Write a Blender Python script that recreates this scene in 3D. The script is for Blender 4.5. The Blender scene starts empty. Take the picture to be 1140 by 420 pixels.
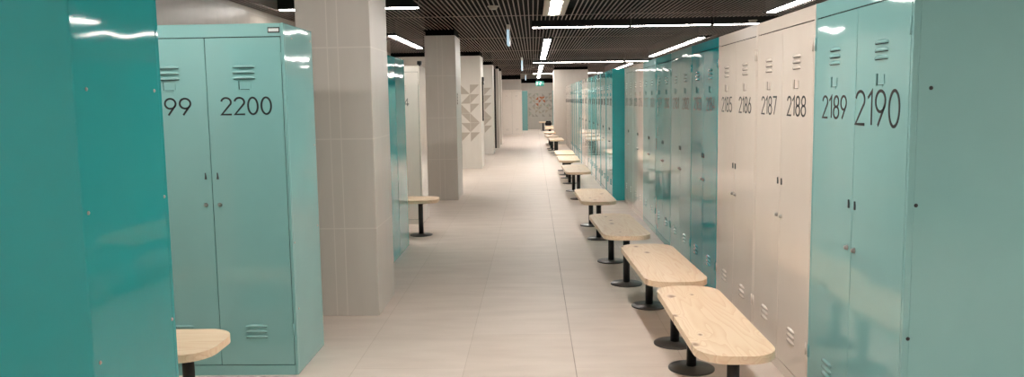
import bpy, bmesh, math, random
from mathutils import Vector, Matrix
random.seed(7)
sc = bpy.context.scene
COL = sc.collection
PI = math.pi

# ------------------------------------------------------------------ helpers
def srgb(r, g, b):
    f = lambda c: (c/255/12.92) if c/255 <= .04045 else ((c/255+.055)/1.055)**2.4
    return (f(r), f(g), f(b), 1)

def new_mat(name):
    m = bpy.data.materials.new(name); m.use_nodes = True
    nt = m.node_tree
    return m, nt, nt.nodes['Principled BSDF']

def node(nt, typ, **kw):
    n = nt.nodes.new(typ)
    for k, v in kw.items(): setattr(n, k, v)
    return n

def math_n(nt, op, a, b=None, c=None):
    n = nt.nodes.new('ShaderNodeMath'); n.operation = op
    for i, v in enumerate((a, b, c)):
        if v is None: continue
        if isinstance(v, (int, float)): n.inputs[i].default_value = v
        else: nt.links.new(v, n.inputs[i])
    return n.outputs[0]

def mixc(nt, fac, a, b):
    n = nt.nodes.new('ShaderNodeMix'); n.data_type = 'RGBA'
    for i, v in ((0, fac), (6, a), (7, b)):
        if isinstance(v, (int, float, tuple)): n.inputs[i].default_value = v
        else: nt.links.new(v, n.inputs[i])
    return n.outputs[2]

def bump(nt, p, height, strength, dist):
    b = node(nt, 'ShaderNodeBump'); b.inputs['Strength'].default_value = strength
    b.inputs['Distance'].default_value = dist
    nt.links.new(height, b.inputs['Height']); nt.links.new(b.outputs[0], p.inputs['Normal'])

def plain(name, col, rough=.5, metal=0., spec=.5):
    m, nt, p = new_mat(name)
    p.inputs['Base Color'].default_value = col
    p.inputs['Roughness'].default_value = rough
    p.inputs['Metallic'].default_value = metal
    p.inputs['Specular IOR Level'].default_value = spec
    tc = node(nt, 'ShaderNodeTexCoord'); no = node(nt, 'ShaderNodeTexNoise')
    no.inputs['Scale'].default_value = 9
    nt.links.new(tc.outputs['Object'], no.inputs['Vector'])
    c2 = tuple(c*.9 for c in col[:3])+(1,)
    nt.links.new(mixc(nt, no.outputs[0], col, c2), p.inputs['Base Color'])
    return m

def enamel(name, col, rough=.05, amp=.007):
    """glossy powder-coated sheet steel, slightly dented so reflections wobble"""
    m, nt, p = new_mat(name)
    tc = node(nt, 'ShaderNodeTexCoord')
    n1 = node(nt, 'ShaderNodeTexNoise'); n1.inputs['Scale'].default_value = 2.6; n1.inputs['Detail'].default_value = 1.0
    nt.links.new(tc.outputs['Object'], n1.inputs['Vector'])
    n2 = node(nt, 'ShaderNodeTexNoise'); n2.inputs['Scale'].default_value = 6; n2.inputs['Detail'].default_value = 2
    nt.links.new(tc.outputs['Object'], n2.inputs['Vector'])
    c2 = tuple(c*.94 for c in col[:3])+(1,)
    nt.links.new(mixc(nt, n2.outputs[0], col, c2), p.inputs['Base Color'])
    p.inputs['Roughness'].default_value = rough
    p.inputs['IOR'].default_value = 1.57
    bump(nt, p, n1.outputs[0], .5, amp)
    return m

M = {}
M['light_teal'] = enamel('light_teal_enamel', srgb(136, 186, 185))
M['dark_teal'] = enamel('dark_teal_enamel', srgb(18, 157, 166))
M['sea'] = enamel('sea_teal_enamel', srgb(44, 157, 159))
M['turquoise'] = enamel('turquoise_enamel', srgb(38, 177, 183))
M['dusty'] = enamel('dusty_teal_enamel', srgb(112, 158, 156))
M['mid_teal'] = enamel('mid_teal_enamel', srgb(82, 168, 169))
M['beige'] = enamel('beige_enamel', srgb(226, 215, 204))
M['white'] = enamel('white_enamel', srgb(234, 227, 218))
M['ink'] = plain('black_lettering', srgb(28, 32, 34), .5)
M['hasp'] = plain('dark_hasp', srgb(58, 66, 68), .4)
M['gap'] = plain('dark_gap', srgb(14, 20, 20), .8)
M['steel'] = plain('nickel', srgb(170, 168, 164), .28, 1.)
M['plate'] = plain('white_plate', srgb(225, 228, 228), .3)
M['black'] = plain('black_powder_coat', srgb(30, 29, 29), .45)
M['disc'] = plain('charcoal_disc', srgb(72, 70, 68), .32)
M['void'] = plain('black_void', srgb(4, 3, 3), .9, 0, .1)
M['slat'] = plain('brown_grille', srgb(146, 130, 124), .5, 0, .3)
M['frame'] = plain('lamp_frame', srgb(200, 190, 178), .5)
M['cloth'] = plain('black_cloth', srgb(26, 23, 24), .9)

def emit(name, col, s):
    m, nt, p = new_mat(name)
    p.inputs['Base Color'].default_value = col
    p.inputs['Emission Color'].default_value = col
    p.inputs['Emission Strength'].default_value = s
    return m
WARM = (1, .935, .875, 1)
M['lamp'] = emit('lamp_glow', WARM, 17)
M['slate'] = plain('slate_face', srgb(52, 72, 80), .3)
M['sign_green'] = emit('sign_green', srgb(30, 118, 104), .12)
M['sign_white'] = emit('sign_white', srgb(180, 215, 205), .12)
M['sign_blue'] = emit('sign_edge', srgb(180, 205, 220), .3)

def tile_mat(name, col, va=None, vb=None, zs=.6, z0=0., joint=srgb(214, 208, 200), rough=.35, axis=0):
    """big porcelain wall tile: light joints at every zs of height and at va / vb across"""
    m, nt, p = new_mat(name)
    tc = node(nt, 'ShaderNodeTexCoord'); sp = node(nt, 'ShaderNodeSeparateXYZ')
    nt.links.new(tc.outputs['Object'], sp.inputs[0])
    no = node(nt, 'ShaderNodeTexNoise'); no.inputs['Scale'].default_value = 3; no.inputs['Detail'].default_value = 5
    mp = node(nt, 'ShaderNodeMapping'); mp.inputs['Scale'].default_value = (3, 3, .7)
    nt.links.new(tc.outputs['Object'], mp.inputs[0]); nt.links.new(mp.outputs[0], no.inputs['Vector'])
    c2 = tuple(c*.86 for c in col[:3])+(1,)
    base = mixc(nt, no.outputs[0], col, c2)
    z = math_n(nt, 'ADD', sp.outputs[2], -z0)
    r = math_n(nt, 'ABSOLUTE', math_n(nt, 'SUBTRACT', math_n(nt, 'FRACT', math_n(nt, 'ADD', math_n(nt, 'DIVIDE', z, zs), .5)), .5))
    mask = math_n(nt, 'LESS_THAN', r, .0045/zs)
    if va is not None:
        per = vb
        x = sp.outputs[axis]
        if per is None:
            pass
        for v in (va if isinstance(va, (list, tuple)) else [va]):
            a = math_n(nt, 'ABSOLUTE', math_n(nt, 'SUBTRACT', x, v))
            mask = math_n(nt, 'MAXIMUM', mask, math_n(nt, 'LESS_THAN', a, .0035))
    nt.links.new(mixc(nt, mask, base, joint), p.inputs['Base Color'])
    p.inputs['Roughness'].default_value = rough
    return m
M['wall'] = tile_mat('wall_tile', srgb(212, 203, 193), [i*1.2 for i in range(-3, 4)])
M['column'] = tile_mat('column_tile', srgb(208, 202, 194), [-.04, .03])
M['pale_tile'] = tile_mat('pale_tile', srgb(222, 216, 208), [-.9, -.3, .3])
M['tri'] = plain('grey_triangle_tile', srgb(182, 172, 160), .4)
M['tri_b'] = plain('taupe_triangle_tile', srgb(194, 178, 158), .4)
M['tri_c'] = plain('sage_triangle_tile', srgb(182, 184, 166), .4)
M['tri_o'] = plain('orange_triangle_tile', srgb(206, 118, 78), .4)

def floor_mat():
    m, nt, p = new_mat('floor_tile')
    tc = node(nt, 'ShaderNodeTexCoord')
    sp = node(nt, 'ShaderNodeSeparateXYZ'); nt.links.new(tc.outputs['Object'], sp.inputs[0])
    cb = node(nt, 'ShaderNodeCombineXYZ')
    nt.links.new(math_n(nt, 'ADD', sp.outputs[1], -4.25+1.25*8), cb.inputs[0])
    nt.links.new(math_n(nt, 'ADD', sp.outputs[0], -.21+.6*11), cb.inputs[1])
    br = node(nt, 'ShaderNodeTexBrick'); br.offset = .5; br.offset_frequency = 2
    br.inputs['Scale'].default_value = 1; br.inputs['Mortar Size'].default_value = .0022
    br.inputs['Mortar Smooth'].default_value = .3
    br.inputs['Brick Width'].default_value = 1.25; br.inputs['Row Height'].default_value = .6
    br.inputs['Color1'].default_value = srgb(224, 211, 200); br.inputs['Color2'].default_value = srgb(219, 205, 193)
    br.inputs['Mortar'].default_value = srgb(204, 189, 176)
    nt.links.new(cb.outputs[0], br.inputs['Vector'])
    mp = node(nt, 'ShaderNodeMapping'); mp.inputs['Scale'].default_value = (1.3, 5, 1)
    nt.links.new(tc.outputs['Object'], mp.inputs[0])
    no = node(nt, 'ShaderNodeTexNoise'); no.inputs['Scale'].default_value = 1.6; no.inputs['Detail'].default_value = 6
    nt.links.new(mp.outputs[0], no.inputs['Vector'])
    ml = node(nt, 'ShaderNodeMix'); ml.data_type = 'RGBA'; ml.blend_type = 'MULTIPLY'; ml.inputs[0].default_value = .3
    nt.links.new(br.outputs[0], ml.inputs[6])
    rp = node(nt, 'ShaderNodeValToRGB'); rp.color_ramp.elements[0].position = .3; rp.color_ramp.elements[1].position = .7
    rp.color_ramp.elements[0].color = (.62, .57, .54, 1); rp.color_ramp.elements[1].color = (1, 1, 1, 1)
    nt.links.new(no.outputs[0], rp.inputs[0]); nt.links.new(rp.outputs[0], ml.inputs[7])
    seam = math_n(nt, 'LESS_THAN', math_n(nt, 'ABSOLUTE', math_n(nt, 'SUBTRACT', sp.outputs[0], .21)), .0028)
    sn = node(nt, 'ShaderNodeTexNoise'); sn.inputs['Scale'].default_value = 1.1
    nt.links.new(tc.outputs['Object'], sn.inputs['Vector'])
    nt.links.new(mixc(nt, math_n(nt, 'MULTIPLY', seam, sn.outputs[0]), ml.outputs[2], srgb(120, 100, 84)), p.inputs['Base Color'])
    p.inputs['Roughness'].default_value = .5
    p.inputs['Specular IOR Level'].default_value = .3
    return m
M['floor'] = floor_mat()

def pine_mat():
    m, nt, p = new_mat('pine')
    tc = node(nt, 'ShaderNodeTexCoord'); oi = node(nt, 'ShaderNodeObjectInfo')
    off = node(nt, 'ShaderNodeCombineXYZ')
    nt.links.new(math_n(nt, 'MULTIPLY', oi.outputs['Random'], 37.), off.inputs[1])
    nt.links.new(math_n(nt, 'MULTIPLY', oi.outputs['Random'], 11.), off.inputs[0])
    ad = node(nt, 'ShaderNodeVectorMath'); ad.operation = 'ADD'
    nt.links.new(tc.outputs['Object'], ad.inputs[0]); nt.links.new(off.outputs[0], ad.inputs[1])
    # knots: sparse voronoi cells, grain stretched along the bench (local y)
    mpk = node(nt, 'ShaderNodeMapping'); mpk.inputs['Scale'].default_value = (1, .62, 0)
    nt.links.new(ad.outputs[0], mpk.inputs[0])
    vo = node(nt, 'ShaderNodeTexVoronoi'); vo.inputs['Scale'].default_value = 6.5; vo.voronoi_dimensions = '2D'
    nt.links.new(mpk.outputs[0], vo.inputs['Vector'])
    d = vo.outputs['Distance']
    cs = node(nt, 'ShaderNodeSeparateColor'); nt.links.new(vo.outputs['Color'], cs.inputs[0])
    on = math_n(nt, 'GREATER_THAN', cs.outputs[0], .60)
    ramp = node(nt, 'ShaderNodeMapRange'); ramp.inputs['From Min'].default_value = .03; ramp.inputs['From Max'].default_value = .13
    ramp.inputs['To Min'].default_value = 1; ramp.inputs['To Max'].default_value = 0
    nt.links.new(math_n(nt, 'DIVIDE', d, math_n(nt, 'ADD', math_n(nt, 'MULTIPLY', cs.outputs[1], .9), .5)), ramp.inputs[0])
    knot = math_n(nt, 'MULTIPLY', ramp.outputs[0], on)
    halo = node(nt, 'ShaderNodeMapRange'); halo.inputs['From Min'].default_value = .0; halo.inputs['From Max'].default_value = .35
    halo.inputs['To Min'].default_value = 1; halo.inputs['To Max'].default_value = 0
    nt.links.new(d, halo.inputs[0])
    hal = math_n(nt, 'MULTIPLY', halo.outputs[0], on)
    mp = node(nt, 'ShaderNodeMapping'); mp.inputs['Scale'].default_value = (1, .09, 1)
    nt.links.new(ad.outputs[0], mp.inputs[0])
    no = node(nt, 'ShaderNodeTexNoise'); no.inputs['Scale'].default_value = 7; no.inputs['Detail'].default_value = 2
    nt.links.new(mp.outputs[0], no.inputs['Vector'])
    ph = math_n(nt, 'ADD', math_n(nt, 'MULTIPLY', no.outputs[0], 16), math_n(nt, 'MULTIPLY', hal, 2.6))
    ring = math_n(nt, 'POWER', math_n(nt, 'FRACT', ph), 3.)
    c = mixc(nt, math_n(nt, 'MULTIPLY', ring, .5), srgb(248, 222, 192), srgb(220, 174, 130))
    # glued staves, 6 across
    sp = node(nt, 'ShaderNodeSeparateXYZ'); nt.links.new(tc.outputs['Object'], sp.inputs[0])
    wn = node(nt, 'ShaderNodeTexWhiteNoise'); wn.noise_dimensions = '2D'
    cv = node(nt, 'ShaderNodeCombineXYZ')
    nt.links.new(math_n(nt, 'FLOOR', math_n(nt, 'MULTIPLY', sp.outputs[0], 11.)), cv.inputs[0])
    nt.links.new(oi.outputs['Random'], cv.inputs[1]); nt.links.new(cv.outputs[0], wn.inputs['Vector'])
    c = mixc(nt, math_n(nt, 'MULTIPLY', wn.outputs[0], .22), c, srgb(230, 190, 148))
    c = mixc(nt, math_n(nt, 'MULTIPLY', knot, .8), c, srgb(150, 92, 54))
    nt.links.new(c, p.inputs['Base Color'])
    p.inputs['Roughness'].default_value = .42
    return m
M['pine'] = pine_mat()

# ------------------------------------------------------------------ mesh builders
class MB:
    def __init__(s): s.bm = bmesh.new(); s.mi = 0
    def _new(s, n0):
        for f in list(s.bm.faces)[n0:]: f.material_index = s.mi
    def box(s, x0, x1, y0, y1, z0, z1, bev=0, seg=1):
        n0 = len(s.bm.faces)
        vs = [s.bm.verts.new(c) for c in ((x0,y0,z0),(x1,y0,z0),(x1,y1,z0),(x0,y1,z0),(x0,y0,z1),(x1,y0,z1),(x1,y1,z1),(x0,y1,z1))]
        fs = [s.bm.faces.new([vs[i] for i in q]) for q in ((0,3,2,1),(4,5,6,7),(0,1,5,4),(1,2,6,5),(2,3,7,6),(3,0,4,7))]
        for f in fs: f.material_index = s.mi
        if bev:
            es = set(e for f in fs for e in f.edges)
            r = bmesh.ops.bevel(s.bm, geom=list(es), offset=bev, segments=seg, affect='EDGES', profile=.5)
            for f in r['faces']: f.material_index = s.mi
        return s
    def prism(s, pts, z0, z1, axis='z', bev=0, seg=2):
        """extrude a closed 2-D outline between two values of an axis"""
        def P(a, b, t): return {'z': (a, b, t), 'y': (a, t, b), 'x': (t, a, b)}[axis]
        A = [s.bm.verts.new(P(a, b, z0)) for a, b in pts]; B = [s.bm.verts.new(P(a, b, z1)) for a, b in pts]
        n = len(pts)
        f1 = s.bm.faces.new(A[::-1]); f2 = s.bm.faces.new(B); fs = [f1, f2]
        for i in range(n): fs.append(s.bm.faces.new((A[i], A[(i+1) % n], B[(i+1) % n], B[i])))
        for f in fs: f.material_index = s.mi
        if bev:
            es = list(set(list(f1.edges)+list(f2.edges)))
            r = bmesh.ops.bevel(s.bm, geom=es, offset=bev, segments=seg, affect='EDGES', profile=.5)
            for f in r['faces']: f.material_index = s.mi
        return s
    def lathe(s, prof, cx=0, cy=0, cz=0, n=32, axis='z'):
        rings = []
        for r, h in prof:
            ring = []
            for i in range(n):
                a = 2*PI*i/n; u, v = r*math.cos(a), r*math.sin(a)
                c = (cx+u, cy+v, cz+h) if axis == 'z' else ((cx+u, cy-h, cz+v))
                ring.append(s.bm.verts.new(c))
            rings.append(ring)
        for a, b in zip(rings, rings[1:]):
            for i in range(n):
                f = s.bm.faces.new((a[i], a[(i+1) % n], b[(i+1) % n], b[i])); f.material_index = s.mi; f.smooth = True
        f = s.bm.faces.new(rings[0][::-1]); f.material_index = s.mi
        f = s.bm.faces.new(rings[-1]); f.material_index = s.mi
        return s
    def tri(s, pts):
        f = s.bm.faces.new([s.bm.verts.new(p) for p in pts]); f.material_index = s.mi
        return s
    def mesh(s, name, mats):
        bmesh.ops.recalc_face_normals(s.bm, faces=s.bm.faces)
        me = bpy.data.meshes.new(name); s.bm.to_mesh(me); s.bm.free()
        for m in mats: me.materials.append(m)
        return me

def put(name, me, parent=None, loc=(0, 0, 0), rz=0, label=None):
    o = bpy.data.objects.new(name, me); COL.objects.link(o)
    o.location = loc; o.rotation_euler = (0, 0, rz)
    if parent: o.parent = parent
    if label: o['label'] = label
    return o
def tag(o, label, cat, group=None):
    o['label'] = label; o['category'] = cat
    if group: o['group'] = group
    return o
def thing(name, label, cat, loc=(0, 0, 0), rz=0, group=None):
    o = bpy.data.objects.new(name, None); COL.objects.link(o)
    o.location = loc; o.rotation_euler = (0, 0, rz); o.empty_display_size = .1
    return tag(o, label, cat, group)
def struct(name, me, loc=(0, 0, 0), label=None):
    o = put(name, me, None, loc); o['kind'] = 'structure'
    if label: o['label'] = label
    return o
def box_me(name, m, *a, bev=0, seg=1): return MB().box(*a, bev=bev, seg=seg).mesh(name, [m])

# ------------------------------------------------------------------ room shell
XL, XR, YB, YE, CZ = -2.98, 5.2, -4.5, 39.6, 2.45
struct('floor', box_me('floor', M['floor'], XL-.1, XR+.1, YB-.1, YE+.1, -.12, 0), label='beige stone-look floor tiles')
struct('wall_left', box_me('wall_left', M['wall'], XL-.12, XL, YB, YE, 0, 2.7))
struct('wall_right', box_me('wall_right', M['wall'], XR, XR+.12, YB, YE, 0, 2.7))
struct('wall_back', box_me('wall_back', M['wall'], XL-.12, XR+.12, YB-.12, YB, 0, 2.7))
we = struct('wall_end', box_me('wall_end', M['wall'], XL-.12, XR+.12, YE, YE+.12, 0, 2.7))
ceil = struct('ceiling', box_me('ceiling', M['void'], XL-.12, XR+.12, YB-.12, YE+.12, 2.7, 2.8), label='black void above open slat grille')
struct('trim_1', box_me('trim', M['void'], XL, XR, YE-.06, YE, 2.24, 2.44), label='black strip along top of end wall')

# ---- lamp list: (axis, centre x, centre y, half length, half width)
LAMPS = []
def lamp_slots():
    # centre line of lamps over the corridor; those by the camera are unseen fill
    for y0, y1 in ((-3.6, -1.2), (2.6, 5.4), (13.9, 20.7), (24.5, 31.0), (34.3, 38.6)):
        LAMPS.append(('y', .255, y0, y1, .055, 'mid'))
    LAMPS.append(('y', .255, 8.5, 9.87, .055, 'recess'))
    for y0, y1 in ((-3.4, .4), (4.2, 10.1), (14.15, 20.25), (24.3, 33.)):  # the one behind the camera is unseen, added to light the foreground
        LAMPS.append(('y', 2.9, y0, y1, .05, 'right'))
    for y in (.3, 11.66, 22.7, 32.5):  # the row above the camera is unseen
        for x0, x1 in ((0., 1.36), (1.4, 2.5), (2.56, 3.9)):
            LAMPS.append(('x', y, x0, x1, .036, 'cross'))
    for y in (3.45, 8.93, -2., .7, 30.2, 36.4, 20.2):  # those away from the bench aisles are unseen, added to brighten
        LAMPS.append(('x', y, -2.75, -1.24, .042, 'aisle'))
    for y0, y1 in ((12.6, 15.7),):
        LAMPS.append(('y', -2.165, y0, y1, .05, 'left'))
lamp_slots()
HOLES = []
for ax, c, a, b, w, k in LAMPS:
    if k == 'recess': HOLES.append((c-.17, c+.17, a-.12, b+.12))
    elif ax == 'y': HOLES.append((c-.09, c+.09, a-.45, b+.06))
    else: HOLES.append((a-.03, b+.03, c-1.1, c+.07))
COLS = [(-1.56, -1.05, 5.34, 5.95), (-1.55, -1.09, 11.69, 12.45)]
SOLID = [(-1.56, -1.05, 5.34, 5.95), (-1.55, -1.1, 11.69, 12.45), (XL, -1.1, 17.1, 18.0), (-1.6, -1.07, 21.6, 22.3), (.66, 1.75, 26.0, 27.2)]
def cut(a, b, spans):
    segs = [(a, b)]
    for s0, s1 in spans:
        out = []
        for p, q in segs:
            if s1 <= p or s0 >= q: out.append((p, q)); continue
            if s0 > p: out.append((p, s0))
            if s1 < q: out.append((s1, q))
        segs = out
    return segs
g = MB()
x = XL+.02
while x < XR-.02:
    sp = [(h[2], h[3]) for h in HOLES+SOLID if h[0] < x+.013 and h[1] > x]
    for p, q in cut(YB, YE, sp):
        if q-p > .03: g.box(x, x+.0115, p, q, CZ, CZ+.008)
    x += .052
y = YB+.3
while y < YE:
    sp = [(h[0], h[1]) for h in HOLES+SOLID if h[2] < y+.012 and h[3] > y]
    for p, q in cut(XL, XR, sp):
        if q-p > .03: g.box(p, q, y, y+.012, CZ+.004, CZ+.012)
    y += 3.55
put('slat_grille', g.mesh('slat_grille', [M['slat']]), ceil, label='open brown grille of narrow slats')

# ---- lamps
lamp_text = {'mid': 'lengthwise linear lamp over the corridor centre, %s',
 'right': 'long lengthwise lamp above the right lockers, %s',
 'cross': 'crosswise linear lamp, %s',
 'aisle': 'crosswise lamp above the left side, %s',
 'left': 'short lengthwise lamp beyond the first column, %s', 'recess': 'framed recessed lamp nearest the camera over the corridor, %s'}
where_mid = ['behind the camera near the back wall', 'just above the camera', 'second along the corridor in view', 'third along the corridor', 'last before the end wall']
where_right = ['behind the camera', 'nearest, over lockers 2185 to 2188', 'second, over the teal lockers', 'farthest, towards the big column']
where_cross_row = ['in the row above the camera', 'in the nearest crosswise row seen', 'in the second crosswise row', 'in the third crosswise row']
where_cross_seg = ['left piece', 'middle piece', 'right piece']
where_aisle = ['over the pine bench near locker 2200', 'left of the second column', 'behind the camera', 'left of the camera', 'before the far white lockers', 'before the end wall', 'behind the mosaic partition wall']
cnt = {}
for ax, c, a, b, w, k in LAMPS:
    i = cnt.get(k, 0); cnt[k] = i+1
    if k == 'mid': wh = where_mid[i]
    elif k == 'right': wh = where_right[i]
    elif k == 'cross': wh = where_cross_seg[i % 3]+' '+where_cross_row[i//3]
    elif k == 'aisle': wh = where_aisle[i]
    elif k == 'left': wh = 'on the far left'
    else: wh = 'in a pale surround'
    L = b-a; mid = (a+b)/2
    loc, rz = ((c, mid, CZ), 0) if ax == 'y' else ((mid, c, CZ), -PI/2)
    t = thing('linear_ceiling_lamp' if k != 'recess' else 'recessed_ceiling_lamp', lamp_text[k] % wh, 'lamp', loc, rz, 'linear lamps in the ceiling grille')
    h = MB()
    h.box(-w-.014, -w-.001, -L/2-.01, L/2+.01, .004, .26).box(w+.001, w+.014, -L/2-.01, L/2+.01, .004, .26)
    h.box(-w-.001, w+.001, -L/2-.01, -L/2, .004, .26).box(-w-.001, w+.001, L/2, L/2+.01, .004, .26)
    h.box(-w-.014, w+.014, -L/2-.01, L/2+.01, .24, .26)
    put('housing', h.mesh('housing', [M['black']]), t)
    put('diffuser', box_me('diffuser', M['lamp'], -w+.001, w-.001, -L/2+.002, L/2-.002, -.003, .03, bev=.002), t, label='glowing white diffuser')
    if k == 'recess':
        f = MB()
        f.box(-w-.075, -w-.015, -L/2-.1, L/2+.1, -.006, .01).box(w+.015, w+.075, -L/2-.1, L/2+.1, -.006, .01)
        f.box(-w-.015, w+.015, -L/2-.1, -L/2-.012, -.006, .01).box(-w-.015, w+.015, L/2+.012, L/2+.1, -.006, .01)
        put('frame', f.mesh('lamp_frame', [M['frame']]), t, label='pale surround')

# ------------------------------------------------------------------ columns and partitions
def column(x0, x1, y0, y1, label, mat='column', top=2.37):
    cx, cy = (x0+x1)/2, (y0+y1)/2; hx, hy = (x1-x0)/2, (y1-y0)/2
    t = thing('tiled_column', label, 'column', (cx, cy, 0)); t['kind'] = 'structure'
    sh = MB().box(-hx, hx, -hy, hy, 0, top, bev=.004).mesh('column_cladding', [M[mat]])
    put('cladding', sh, t)
    put('shadow_gap', box_me('gap', M['void'], -hx+.015, hx-.015, -hy+.015, hy-.015, top+.001, 2.699), t, label='black recess above the tiles')
    return t
# front-left reference: vertical joints at x0+.21 and x0+.28
c1 = column(-1.55, -1.06, 5.34, 5.95, 'grey tiled square column just behind locker 2200, nearest the camera')
c2 = column(-1.545, -1.105, 11.69, 12.45, 'second grey tiled square column, behind the single left bench')
lab = put('vent_plate', MB().box(0, .004, -.035, .035, -.09, .09, bev=.001).mesh('vent_plate', [M['frame']]), c2, (.22, -.25, 1.47))
vb = MB()
for i in range(2):
    for j in range(4): vb.box(.004, .0055, -.025+i*.03, -.005+i*.03, -.08+j*.042, -.05+j*.042)
put('slots', vb.mesh('slots', [M['gap']]), lab)

def mosaic_face(rows, cols, cell):
    b = MB()
    kinds = {'ll': ((0,0),(0,1),(1,0)), 'ul': ((0,0),(0,1),(1,1)), 'lr': ((0,0),(1,0),(1,1)), 'ur': ((0,1),(1,1),(1,0))}
    pat = [('ll','ul'),('lr','ul'),('ll','ul'),('ur','ll'),('ur','ul'),('ul','ul')]
    for r in range(rows):
        for c in range(cols):
            k = kinds[pat[r % 6][c % 2]]
            g_ = .006
            pts = []
            for u, v in k:
                pts.append(((c+g_*2+(1-4*g_)*u)*cell, -(r+1-(g_*2+(1-4*g_)*v))*cell))
            b.prism(pts, -.003, 0, axis='y')
    return b.mesh('mosaic', [M['tri']])
w = struct('wall_left_partition', MB().box(XL, -1.1, 17.1, 18.0, 0, 2.37, bev=.003).mesh('partition', [M['pale_tile']]), label='pale partition wall with grey triangle mosaic')
put('mosaic', mosaic_face(6, 2, .2), w, (-1.53, 17.1, 1.775), label='grey triangle tiles')
put('shadow_gap', box_me('gap', M['void'], XL, -1.115, 17.115, 17.985, 2.371, 2.699), w)
c4 = column(-1.6, -1.07, 21.6, 22.3, 'pale tiled column with triangle mosaic beyond the partition wall', 'pale_tile')
put('mosaic', mosaic_face(6, 2, .2), c4, (-.17, -.35, 1.775), label='grey triangle tiles')
# fittings on the partition's end face
t = thing('wall_sign', 'small dark and white sign on end of mosaic partition wall, with a cable below', 'sign', (-1.1, 17.62, 1.86))
put('cable_conduit', MB().box(0, .03, -.14, -.10, -.86, -.02, bev=.004).mesh('conduit', [M['black']]), t, label='thin black conduit')
put('panel', MB().box(0, .04, -.09, .09, -.08, .08, bev=.006).mesh('panel', [M['black']]), t)
put('pictogram', MB().prism([(-.05, -.06), (.05, -.06), (.05, .0), (-.05, .0)], .04, .042, axis='x').mesh('pictogram', [M['plate']]), t)
# doorway posts
for y0, y1, lb in ((24.4, 24.75, 'narrow white doorway post with black steel edge, nearer one of two on the left'), (26.3, 26.65, 'narrow white doorway post with black steel edge, farther one of two on the left')):
    t = thing('doorway_post', lb, 'post', (-1.1, (y0+y1)/2, 0)); t['kind'] = 'structure'
    put('post', box_me('post', M['pale_tile'], -.02, .07, -.175, .175, 0, 2.37, bev=.003), t)
    put('edge_strip', box_me('strip', M['black'], -.07, -.022, -.175, -.1, 0, 2.36, bev=.003), t, label='black steel edge')
    put('shadow_gap', box_me('gap', M['void'], -.01, .06, -.16, .16, 2.371, 2.699), t)
# far left white wall above the white lockers
w2 = struct('wall_left_far', box_me('wall_far', M['pale_tile'], XL, -.5, 33.75, 33.95, 0, 2.28), label='pale wall behind the far white lockers')
put('shadow_gap', box_me('gap', M['void'], XL, -.52, 33.77, 33.93, 2.281, 2.699), w2)
# big right column
c6 = column(.66, 1.75, 26.0, 27.2, 'wide pale column at the far end of the right locker row', 'pale_tile')

# end wall mosaic
b = MB(); mats = [M['tri'], M['tri_b'], M['tri_c'], M['tri_o'], M['pale_tile']]
cell = .164
for r in range(7):
    for c in range(7):
        x0, z0 = -.24+c*cell, .6+r*cell
        if random.random() < .14: continue
        k = random.choice((((0,0),(0,1),(1,0)), ((0,0),(0,1),(1,1)), ((0,0),(1,0),(1,1)), ((0,1),(1,1),(1,0))))
        dx, dz = x0+.05-.2, z0+.05-1.42
        dist = math.hypot(dx, dz)
        b.mi = 3 if dist < .17 or (dist < .33 and random.random() < .25) else random.choice((0, 0, 1, 2))
        b.prism([(x0+.006+u*(cell-.012), z0+.006+v*(cell-.012)) for u, v in k], YE-.004, YE, axis='y')
put('mosaic', b.mesh('end_mosaic', mats), we, label='grey and orange triangle mosaic')

# ------------------------------------------------------------------ lettering
def arc(cx, cy, rx, ry, a0, a1, n=14):
    return [(cx+rx*math.cos(math.radians(a0+(a1-a0)*i/n)), cy+ry*math.sin(math.radians(a0+(a1-a0)*i/n))) for i in range(n+1)]
W_ = .52
DIG = {
 '0': [arc(W_/2, .5, W_/2, .5, 90, 450, 32)],
 '1': [[(.0, .80), (.22, 1.0), (.22, 0)]],
 '2': [arc(W_/2, .74, W_/2, .26, 170, -25, 16)+[(.0, 0), (W_+.02, 0)]],
 '3': [arc(W_*.45, .755, W_*.5, .245, 150, -90, 14)+arc(W_*.45, .255, W_*.55, .255, 90, -150, 14)],
 '4': [[(W_*.72, 0), (W_*.72, 1.0), (0, .27), (W_+.03, .27)]],
 '5': [[(W_*.95, 1), (.06, 1), (.02, .54)]+arc(W_*.45, .3, W_*.55, .3, 120, -150, 16)],
 '6': [[(W_*.72, 1.0)]+arc(W_/2, .3, W_/2, .3, 160, 520, 28)],
 '7': [[(0, 1), (W_, 1), (W_*.35, 0)]],
 '8': [arc(W_/2, .755, W_*.43, .245, -90, 270, 24), arc(W_/2, .265, W_*.5, .265, 90, 450, 24)],
 '9': [[(W_*.28, 0)]+arc(W_/2, .7, W_/2, .3, -20, 340, 28)],
}
ADV = {'1': .44}
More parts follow.
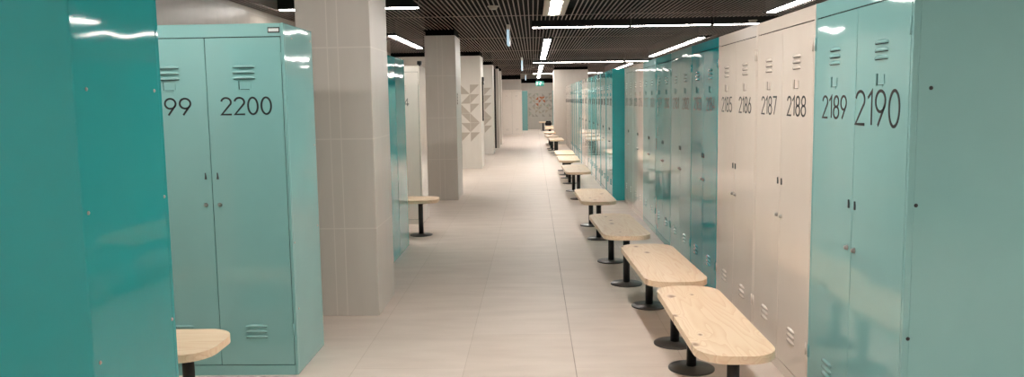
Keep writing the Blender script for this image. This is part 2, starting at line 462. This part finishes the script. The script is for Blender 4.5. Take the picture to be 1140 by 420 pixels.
def number_me(text, h, width, stroke):
    """thin stroked digits as slightly raised ribbons, centred on x, base at z=0, facing -y"""
    adv = [ADV.get(c, .72) for c in text]; tot = sum(adv)-.2
    sx = width/tot
    b = MB(); x = -width/2
    for c, a in zip(text, adv):
        for pl in DIG[c]:
            pts = [Vector((x+p[0]*sx, p[1]*h)) for p in pl]
            closed = (pts[0]-pts[-1]).length < 1e-5
            if closed: pts = pts[:-1]
            n = len(pts); L_, R_ = [], []
            for i in range(n):
                p0 = pts[i-1] if (i > 0 or closed) else None
                p1 = pts[(i+1) % n] if (i < n-1 or closed) else None
                d0 = (pts[i]-p0).normalized() if p0 is not None else None
                d1 = (p1-pts[i]).normalized() if p1 is not None else None
                if d0 is None: d0 = d1
                if d1 is None: d1 = d0
                n0 = Vector((-d0.y, d0.x)); n1 = Vector((-d1.y, d1.x))
                m_ = (n0+n1)
                m_ = m_.normalized() if m_.length > .2 else n0
                k = min(1/max(m_.dot(n0), .35), 1.9)*stroke/2
                L_.append(pts[i]+m_*k); R_.append(pts[i]-m_*k)
            rng = range(n if closed else n-1)
            A = [b.bm.verts.new((p.x, -.0012, p.y)) for p in L_]; B = [b.bm.verts.new((p.x, -.0012, p.y)) for p in R_]
            A2 = [b.bm.verts.new((p.x, 0, p.y)) for p in L_]; B2 = [b.bm.verts.new((p.x, 0, p.y)) for p in R_]
            for i in rng:
                j = (i+1) % n
                b.bm.faces.new((A[i], A[j], B[j], B[i])); b.bm.faces.new((A[i], A2[i], A2[j], A[j])); b.bm.faces.new((B[i], B[j], B2[j], B2[i]))
            if not closed:
                b.bm.faces.new((A[0], B[0], B2[0], A2[0])); b.bm.faces.new((A[-1], A2[-1], B2[-1], B[-1]))
        x += a*sx
    return b.mesh('number', [M['ink']])

# ------------------------------------------------------------------ lockers
H = 1.85
CACHE = {}
def cached(key, fn):
    if key not in CACHE: CACHE[key] = fn()
    return CACHE[key]
def body_me(w, d, m):
    def f():
        b = MB(); t = .016
        b.box(-w/2, w/2, .021, d, .0, H, bev=.004, seg=2)                # carcass
        b.box(-w/2, -w/2+t, 0, .022, 0, H, bev=.003, seg=2)              # stiles
        b.box(w/2-t, w/2, 0, .022, 0, H, bev=.003, seg=2)
        b.box(-w/2+t+.0004, w/2-t-.0004, .0004, .022, 0, .054)           # plinth
        b.box(-w/2+t+.0004, w/2-t-.0004, .0004, .022, H-.067, H-.002)    # fascia
        b.mi = 1
        b.box(-w/2+t+.0008, w/2-t-.0008, .0165, .0205, .0545, H-.0675)   # darkness behind the door gaps
        return b.mesh('locker_body', [M[m], M['gap']])
    return cached(('body', w, d, m), f)
def door_me(dw, m):
    return cached(('door', round(dw, 4), m), lambda: box_me('door', M[m], -dw/2, dw/2, .0005, .016, .058, H-.0715, bev=.002, seg=2))
def vent_me(m):
    def f():
        b = MB()
        for k in range(3):
            z = k*.0285; hw = .058
            b.mi = 0
            # bulged hood: 7 stations across, open below
            st = []
            for i in range(9):
                u = -1+2*i/8; bul = (1-u*u)**.5 if abs(u) < 1 else 0
                st.append((u*hw, .002+.009*bul, .004+.009*bul))
            rows = []
            for xx, dep, hh in st:
                rows.append([b.bm.verts.new((xx, 0, z+.004+hh)), b.bm.verts.new((xx, -dep*.75, z+.004+hh*.7)), b.bm.verts.new((xx, -dep, z+.002)), b.bm.verts.new((xx, 0, z+.002))])
            for p, q in zip(rows, rows[1:]):
                for j in range(3):
                    fc = b.bm.faces.new((p[j], q[j], q[j+1], p[j+1])); fc.material_index = 0; fc.smooth = True
            b.bm.faces.new(rows[0]); b.bm.faces.new(rows[-1][::-1])
            b.mi = 1
            b.box(-hw+.003, hw-.003, -.0008, .0002, z-.0008, z+.0021)  # dark strip painted in for the shade of the slit
        return b.mesh('vent', [M[m], M['gap']])
    return cached(('vent', m), f)
def holder_me(m):
    def f():
        b = MB()
        b.box(-.034, -.029, -.005, 0, 0, .045).box(.029, .034, -.003, 0, .006, .04).box(-.022, .024, -.004, 0, -.004, .0008)
        b.mi = 1
        b.box(-.029, -.0265, -.0012, 0, .002, .045).box(-.022, .024, -.0012, 0, .001, .0032)
        return b.mesh('label_holder', [M[m], M['gap']])
    return cached(('holder', m), f)
def knob_me():
    return cached('knob', lambda: MB().lathe([(.011, 0), (.0115, .003), (.009, .005), (.009, .010), (.007, .013), (.002, .0135)], n=20, axis='y').mesh('knob', [M['steel']]))
def hasp_me():
    def f():
        b = MB()
        b.prism([(-.0045, -.016), (.006, -.016), (.0045, .0), (.0015, .018), (-.002, .018), (-.002, .0)], -.006, 0, axis='y', bev=.001)
        return b.mesh('hasp', [M['hasp']])
    return cached('hasp', f)
def hinge_me(m):
    return cached(('hinge', m), lambda: MB().lathe([(.0045, -.03), (.0045, .03)], n=10).mesh('hinge', [M[m]]))
def rivet_me():
    return cached('rivet', lambda: MB().lathe([(.006, 0), (.006, .001), (.004, .003), (.001, .0035)], n=14, axis='y').mesh('rivet', [M['steel']]))
def rivet_dark():
    return cached('rivetd', lambda: MB().lathe([(.007, 0), (.007, .001), (.005, .003), (.001, .0035)], n=14, axis='y').mesh('screw', [M['ink']]))

def locker(loc, rz, w, d, m, label, nums=(None, None), num_h=(.092, .092), num_w=(.27, .27), num_z=1.345, num_x=(.004, .004), lock_z=.82, hasp_z=1.0,
           detail=2, plate=False, group=None, vents=True):
    t = thing('double_locker', label, 'locker', loc, rz, group)
    put('body', body_me(w, d, m), t)
    dw = (w-.032-.009)/2
    for s in (-1, 1):
        cx = s*(dw/2+.0015)
        dr = put('door', door_me(dw, m), t, (cx, 0, 0))
        if vents:
            put('upper_vent', vent_me(m), dr, (0, 0, 1.568)); put('lower_vent', vent_me(m), dr, (0, 0, .205))
        i = 0 if s < 0 else 1
        if nums[i]:
            nm = cached(('num', nums[i]), lambda: number_me(nums[i], num_h[i], num_w[i], .0095 if num_h[i] < .11 else .0115))
            put('number', nm, dr, (num_x[i], .0005, num_z-(num_h[i]-.09)*.5), label='black number '+nums[i])
        if detail >= 1:
            put('lock_knob', knob_me(), dr, (-s*(dw/2-.035), .0005, lock_z), label='nickel knob')
            put('hasp', hasp_me(), dr, (-s*(dw/2-.03), .0005, hasp_z), label='dark hasp')
            put('label_holder', holder_me(m), dr, (.0, .0005, num_z+.128))
        if detail >= 2:
            for z in (.25, 1.67): put('hinge', hinge_me(m), dr, (s*(dw/2+.003), -.002, z))
    if plate:
        pl = put('name_plate', box_me('plate', M['ink'], -.031, .031, -.0015, .0005, -.014, .014, bev=.0005), t, (w/2-.05, 0, H-.036))
        put('plate_face', MB().box(-.026, .026, -.0025, -.0015, -.008, .008).mesh('plate_face', [M['plate']]), pl, label='white face')
    return t
def side_rivets(t, w, d, side, spots, dark=False):
    """screw heads on a side panel; spots are (depth, height)"""
    for y, z in spots:
        o = put('screw' if dark else 'rivet', rivet_dark() if dark else rivet_me(), t, (side*w/2, y, z))
        o.rotation_euler = (0, 0, side*PI/2)
def back_rivets(t): pass

# right-hand row, first stretch (fronts face the corridor, -X)
RX, RY0, UN, RD = 1.2775, 2.79, .961, .53
seq = [('light_teal', 2189), ('beige', 2187), ('beige', 2185), ('dark_teal', 2183), ('light_teal', 2181), ('mid_teal', 2179), ('light_teal', 2177), ('beige', 2175), ('beige', 2173)]
cname = {'light_teal': 'light teal', 'beige': 'beige', 'dark_teal': 'dark teal', 'mid_teal': 'mid teal', 'white': 'white', 'turquoise': 'turquoise'}
for k, (m, n) in enumerate(seq):
    yc = RY0+UN*(k+.5)
    extra = {0: ', nearest on the right', 8: ', beside the turquoise panel'}.get(k, ' in the right row')
    t = locker((RX, yc, 0), -PI/2, UN-.003, RD, m, '%s double locker numbered %d and %d%s' % (cname[m], n, n+1, extra),
               (str(n), str(n+1)), (.092, .128) if k == 0 else (.092, .092), (.27, .385) if k == 0 else (.275, .275), 1.345,
               num_x=(.004, -.03 if k == 0 else .004), detail=2 if k < 6 else 1, group='lockers of the right-hand row')
    if k == 0:
        side_rivets(t, UN-.003, RD, 1, [(.065, 1.46), (.03, 1.06), (.02, .59), (.50, 1.46), (.50, 1.06), (.50, .59), (.50, .2), (.02, .2)], True)

# second stretch, stepping out into the corridor
RX2, RY2 = 1.105, RY0+9*UN+.004
n = 2171
seq2 = ['turquoise', 'mid_teal', 'light_teal', 'mid_teal', 'light_teal', 'beige', 'beige', 'dark_teal', 'light_teal', 'mid_teal', 'light_teal', 'mid_teal', 'white', 'white', 'beige']
ordn = ['first', 'second', 'third', 'fourth', 'fifth', 'sixth', 'seventh', 'eighth', 'ninth', 'tenth', 'eleventh', 'twelfth', 'thirteenth', 'fourteenth', 'fifteenth']
for k, m in enumerate(seq2):
    yc = RY2+UN*(k+.5)
    lb = '%s double locker, %s past the step in the right-hand row' % (cname[m], ordn[k])
    if k == 0: lb = 'bright turquoise locker whose bare side panel juts into the corridor on the right'
    locker((RX2-.0058*k, yc, 0), -PI/2, UN-.003, RD, m, lb, (str(n-2*k), str(n-2*k+1)), (.092,)*2, (.27,)*2, detail=1 if k < 8 else 0, group='far lockers of the right-hand row')

# left side
LW, LX = .82, -1.2675
t = locker((LX-LW/2, 2.753, 0), PI, LW, .533, 'sea', 'dark teal double locker nearest on the left, seen from its bare back and side')
side_rivets(t, LW, .533, -1, [(.47, 1.49), (.055, 1.49), (.505, 1.14), (.03, 1.13), (.5, .70), (.03, .70)])
t = locker((LX-LW/2, 4.154, 0), 0, LW, .531, 'light_teal', 'light teal double locker numbered 2199 and 2200 with a small white plate',
           ('2199', '2200'), (.085, .085), (.258, .258), 1.386, (-.022, .004), .92, 1.07, plate=True)
side_rivets(t, LW, .531, 1, [(.135, 1.78), (.03, .71), (.49, 1.79), (.05, .35), (.49, .73), (.49, 1.2)])
locker((LX-LW/2, 6.95, 0), 0, LW, .53, 'turquoise', 'turquoise double locker, first past the nearest column on the left', detail=1)
locker((LX-LW/2, 8.022, 0), PI, LW, .53, 'mid_teal', 'mid teal double locker backing onto the turquoise one past the nearest column', detail=1)
locker((-1.315-LW/2, 9.42, 0), 0, LW, .53, 'white', 'off-white double locker behind the single left bench, number ending in 4',
       (None, '2204'), (.085, .085), (.258, .258), 1.386, (.004, -.046), .92, 1.07)
t = thing('security_camera', 'small black camera on top of the off-white locker beside the second column', 'camera', (-1.37, 9.86, H))
put('bracket', MB().lathe([(.03, 0), (.03, .008), (.012, .01), (.012, .03)], n=16).mesh('bracket', [M['black']]), t)
put('camera_body', MB().box(-.025, .025, -.04, .04, .03, .075, bev=.008, seg=2).mesh('camera_body', [M['black']]), t)
put('lens', MB().lathe([(.016, 0), (.016, .01), (.013, .012)], cy=-.04, cz=.052, n=16, axis='y').mesh('lens', [M['gap']]), t)
# far end
locker((-.46-LW/2, 33.15, 0), 0, LW, .53, 'white', 'white double locker far down the corridor on the left, front facing the camera', detail=0, nums=(None, None))
locker((-.30-.41, 38.2, 0), PI/2, .9, .53, 'dusty', 'teal locker seen end-on left of the far mosaic wall', detail=0).location = (-.27, 38.6, 0)
locker((1.0, 38.9, 0), -PI/2, .9, .53, 'light_teal', 'pale teal locker right of the far mosaic, half hidden by the wide column', detail=0).location = (.9, 38.6, 0)

# ------------------------------------------------------------------ benches
def bench_top_me(L, Wd):
    def f():
        pts = []; r = .135
        for cx, cy, a0 in ((Wd/2-r, L/2-r, 0), (-Wd/2+r, L/2-r, 90), (-Wd/2+r, -L/2+r, 180), (Wd/2-r, -L/2+r, 270)):
            for i in range(11):
                a = math.radians(a0+9*i); pts.append((cx+r*math.cos(a), cy+r*math.sin(a)))
        return MB().prism(pts, .366, .40, bev=.004, seg=2).mesh('bench_top', [M['pine']])
    return cached(('top', L, Wd), f)
def leg_me():
    return cached('leg', lambda: MB().lathe([(.026, .0), (.026, .352)], n=24).lathe([(.06, .353), (.06, .3655)], n=24).mesh('leg', [M['black']]))
def foot_me():
    return cached('foot', lambda: MB().lathe([(.122, 0), (.122, .006), (.118, .009), (.04, .013), (.029, .018), (.0265, .018)], n=40).mesh('foot', [M['disc']]))
def bench(x, y, rz, label, L=1.24, Wd=.365, group=None, ends=(.2, .2)):
    t = thing('pine_bench', label, 'bench', (x, y, 0), rz, group)
    put('seat', bench_top_me(L, Wd), t, label='pale knotty pine top')
    for yy in (-L/2+ends[0], L/2-ends[1]):
        lg = put('leg', leg_me(), t, (0, yy, 0), label='black round leg')
        put('base_disc', foot_me(), lg)
    return t
# centre x, near y, tilt
BN = [(.826, 3.19, .0, 1.25), (.800, 4.53, .03, 1.23), (.690, 6.09, .04, 1.24), (.650, 8.16, .02, 1.25), (.627, 11.53, .02, 1.4), (.607, 13.72, .0, 1.35), (.600, 15.33, .0, 1.3),
      (.588, 20.8, .02, 1.35), (.515, 22.85, .02, 1.25), (.505, 25.3, .0, 1.35), (.605, 29.2, .0, 1.3), (.62, 31.4, .0, 1.3), (.44, 37.2, 0., 1.3)]
words = ['nearest pine bench on the right, in front of lockers 2185 to 2188', 'second pine bench from the camera on the right, before the dark teal locker', 'third pine bench from the camera on the right',
 'fourth pine bench from the camera on the right, level with beige lockers 2173 and 2175', 'fifth pine bench from the camera, just past the turquoise side panel', 'sixth pine bench from the camera in the right row', 'seventh pine bench from the camera, almost touching the sixth',
 'eighth pine bench from the camera, after the long gap', 'ninth pine bench from the camera in the right row', 'tenth pine bench, just before the wide far column', 'pine bench beside the wide far column, nearer of two', 'pine bench beside the wide far column with a black bag on it', 'last pine bench at the corridor end below the far mosaic']
for (x, y0, rz, L), lb in zip(BN, words):
    bench(x, y0+L/2, rz, lb, L, .335 if y0 < 4 else .365, ends=(.135, .22), group='pine benches along the right-hand lockers')
bench(-1.385-.62, 3.45, PI/2, 'pine bench end in the left aisle in front of locker 2200', 1.24, .40, ends=(.16, .2))
bench(-1.03-.62, 8.64, PI/2, 'pine bench end jutting from the left aisle before the off-white locker', 1.24, .40, ends=(.2, .2))
# dark bag on the farthest but one bench
t = thing('backpack', 'small black bag lying on a far pine bench by the wide column', 'bag', (.59, 32.3, .40))
b = MB(); b.box(-.13, .13, -.11, .11, 0, .15, bev=.05, seg=4)
o = put('pouch', b.mesh('pouch', [M['cloth']]), t)
put('flap', MB().box(-.10, .10, -.07, .09, .14, .19, bev=.022, seg=3).mesh('flap', [M['cloth']]), t)

# ------------------------------------------------------------------ signs and ceiling fittings
for x, y, z0, h, lb in ((-.33, 11.2, 2.18, .2, 'nearest'), (-.262, 19.7, 2.14, .23, 'second'), (-.29, 31.8, 2.2, .18, 'farthest')):
    t = thing('hanging_sign', 'glowing sign hung from the grille and seen edge-on, %s of three' % lb, 'sign', (x, y, z0), 0, 'edge-on signs hanging from the ceiling')
    put('panel', MB().box(-.016, .016, -.19, .19, 0, h, bev=.004).mesh('panel', [M['sign_blue']]), t, label='pale glowing panel')
    for s in (-1, 1):
        put('face', MB().box(min(s*.017, s*.022), max(s*.017, s*.022), -.18, .18, .01, h-.01).mesh('face', [M['slate']]), t, label='dark slate face')
    put('mount', MB().box(-.022, .022, -.12, .12, h+.001, 2.452-z0, bev=.004).mesh('mount', [M['frame']]), t, label='grey mount')
t = thing('exit_sign', 'green emergency exit sign with white running figure hung before the end wall', 'sign', (.31, 38.0, 2.06))
put('panel', MB().box(-.19, .19, 0, .03, 0, .22, bev=.004).mesh('panel', [M['sign_green']]), t)
put('hanger', MB().box(-.12, -.11, .01, .02, .22, .4).box(.11, .12, .01, .02, .22, .4).mesh('hanger', [M['black']]), t)
pic = MB()
pic.prism([(-.16, .04), (-.09, .04), (-.09, .19), (-.16, .19)], -.002, 0, axis='y')
pic.prism([(.0, .1), (.03, .07), (.0, .03), (.015, .025), (.05, .07), (.035, .11), (.06, .14), (.09, .13), (.095, .145), (.055, .158), (.02, .15), (-.02, .13), (-.035, .1), (-.02, .095), (.0, .12)], -.002, 0, axis='y')
pic.lathe([(.017, 0), (.016, .002)], cx=.055, cz=.178, n=14, axis='y')
pic.prism([(.11, .1), (.15, .1), (.15, .08), (.178, .115), (.15, .15), (.15, .13), (.11, .13)], -.002, 0, axis='y')
put('pictogram', pic.mesh('pictogram', [M['sign_white']]), t, label='white running figure and arrow')
for x, y, lb in ((-.42, 8.87, 'in the middle of the near grille'), (2.93, 11.03, 'above the right-hand lockers')):
    t = thing('smoke_detector', 'small beige smoke detector %s' % lb, 'smoke detector', (x, y, CZ), 0)
    put('base', MB().lathe([(.06, -.012), (.06, -.001)], n=24).mesh('base', [M['frame']]), t)
    put('head', MB().lathe([(.02, -.04), (.04, -.036), (.048, -.0125)], n=24).mesh('head', [M['frame']]), t)

# ------------------------------------------------------------------ camera, world, view
f, yaw, pitch, roll, HC = 902., .0278, .109, .0153, 1.4414
cam = bpy.data.cameras.new('camera'); co = bpy.data.objects.new('camera', cam); COL.objects.link(co)
cam.sensor_fit = 'HORIZONTAL'; cam.sensor_width = 36; cam.lens = f*36/1140; cam.clip_start = .05; cam.clip_end = 200
fw = Vector((-math.sin(yaw)*math.cos(pitch), math.cos(yaw)*math.cos(pitch), -math.sin(pitch)))
rt = Vector((math.cos(yaw), math.sin(yaw), 0)); up = rt.cross(fw)
cr, sr = math.cos(roll), math.sin(roll)
# image X axis = rt*cr - up*sr ; image up = rt*sr + up*cr
X = rt*cr-up*sr; U = rt*sr+up*cr
R = Matrix((X, U, -fw)).transposed().to_4x4()
R.translation = Vector((0, 0, HC)); co.matrix_world = R
sc.camera = co
wd = bpy.data.worlds.new('world'); sc.world = wd; wd.use_nodes = True
wd.node_tree.nodes['Background'].inputs[0].default_value = (.02, .02, .02, 1)
wd.node_tree.nodes['Background'].inputs[1].default_value = .3
vs = sc.view_settings
vs.view_transform = 'Standard'; vs.look = 'None'; vs.gamma = 1; vs.use_curve_mapping = False; vs.exposure = 1.5
sc.cycles.max_bounces = 8; sc.cycles.diffuse_bounces = 5; sc.cycles.glossy_bounces = 4
sc.cycles.use_denoising = True
sc.cycles.sample_clamp_indirect = 8
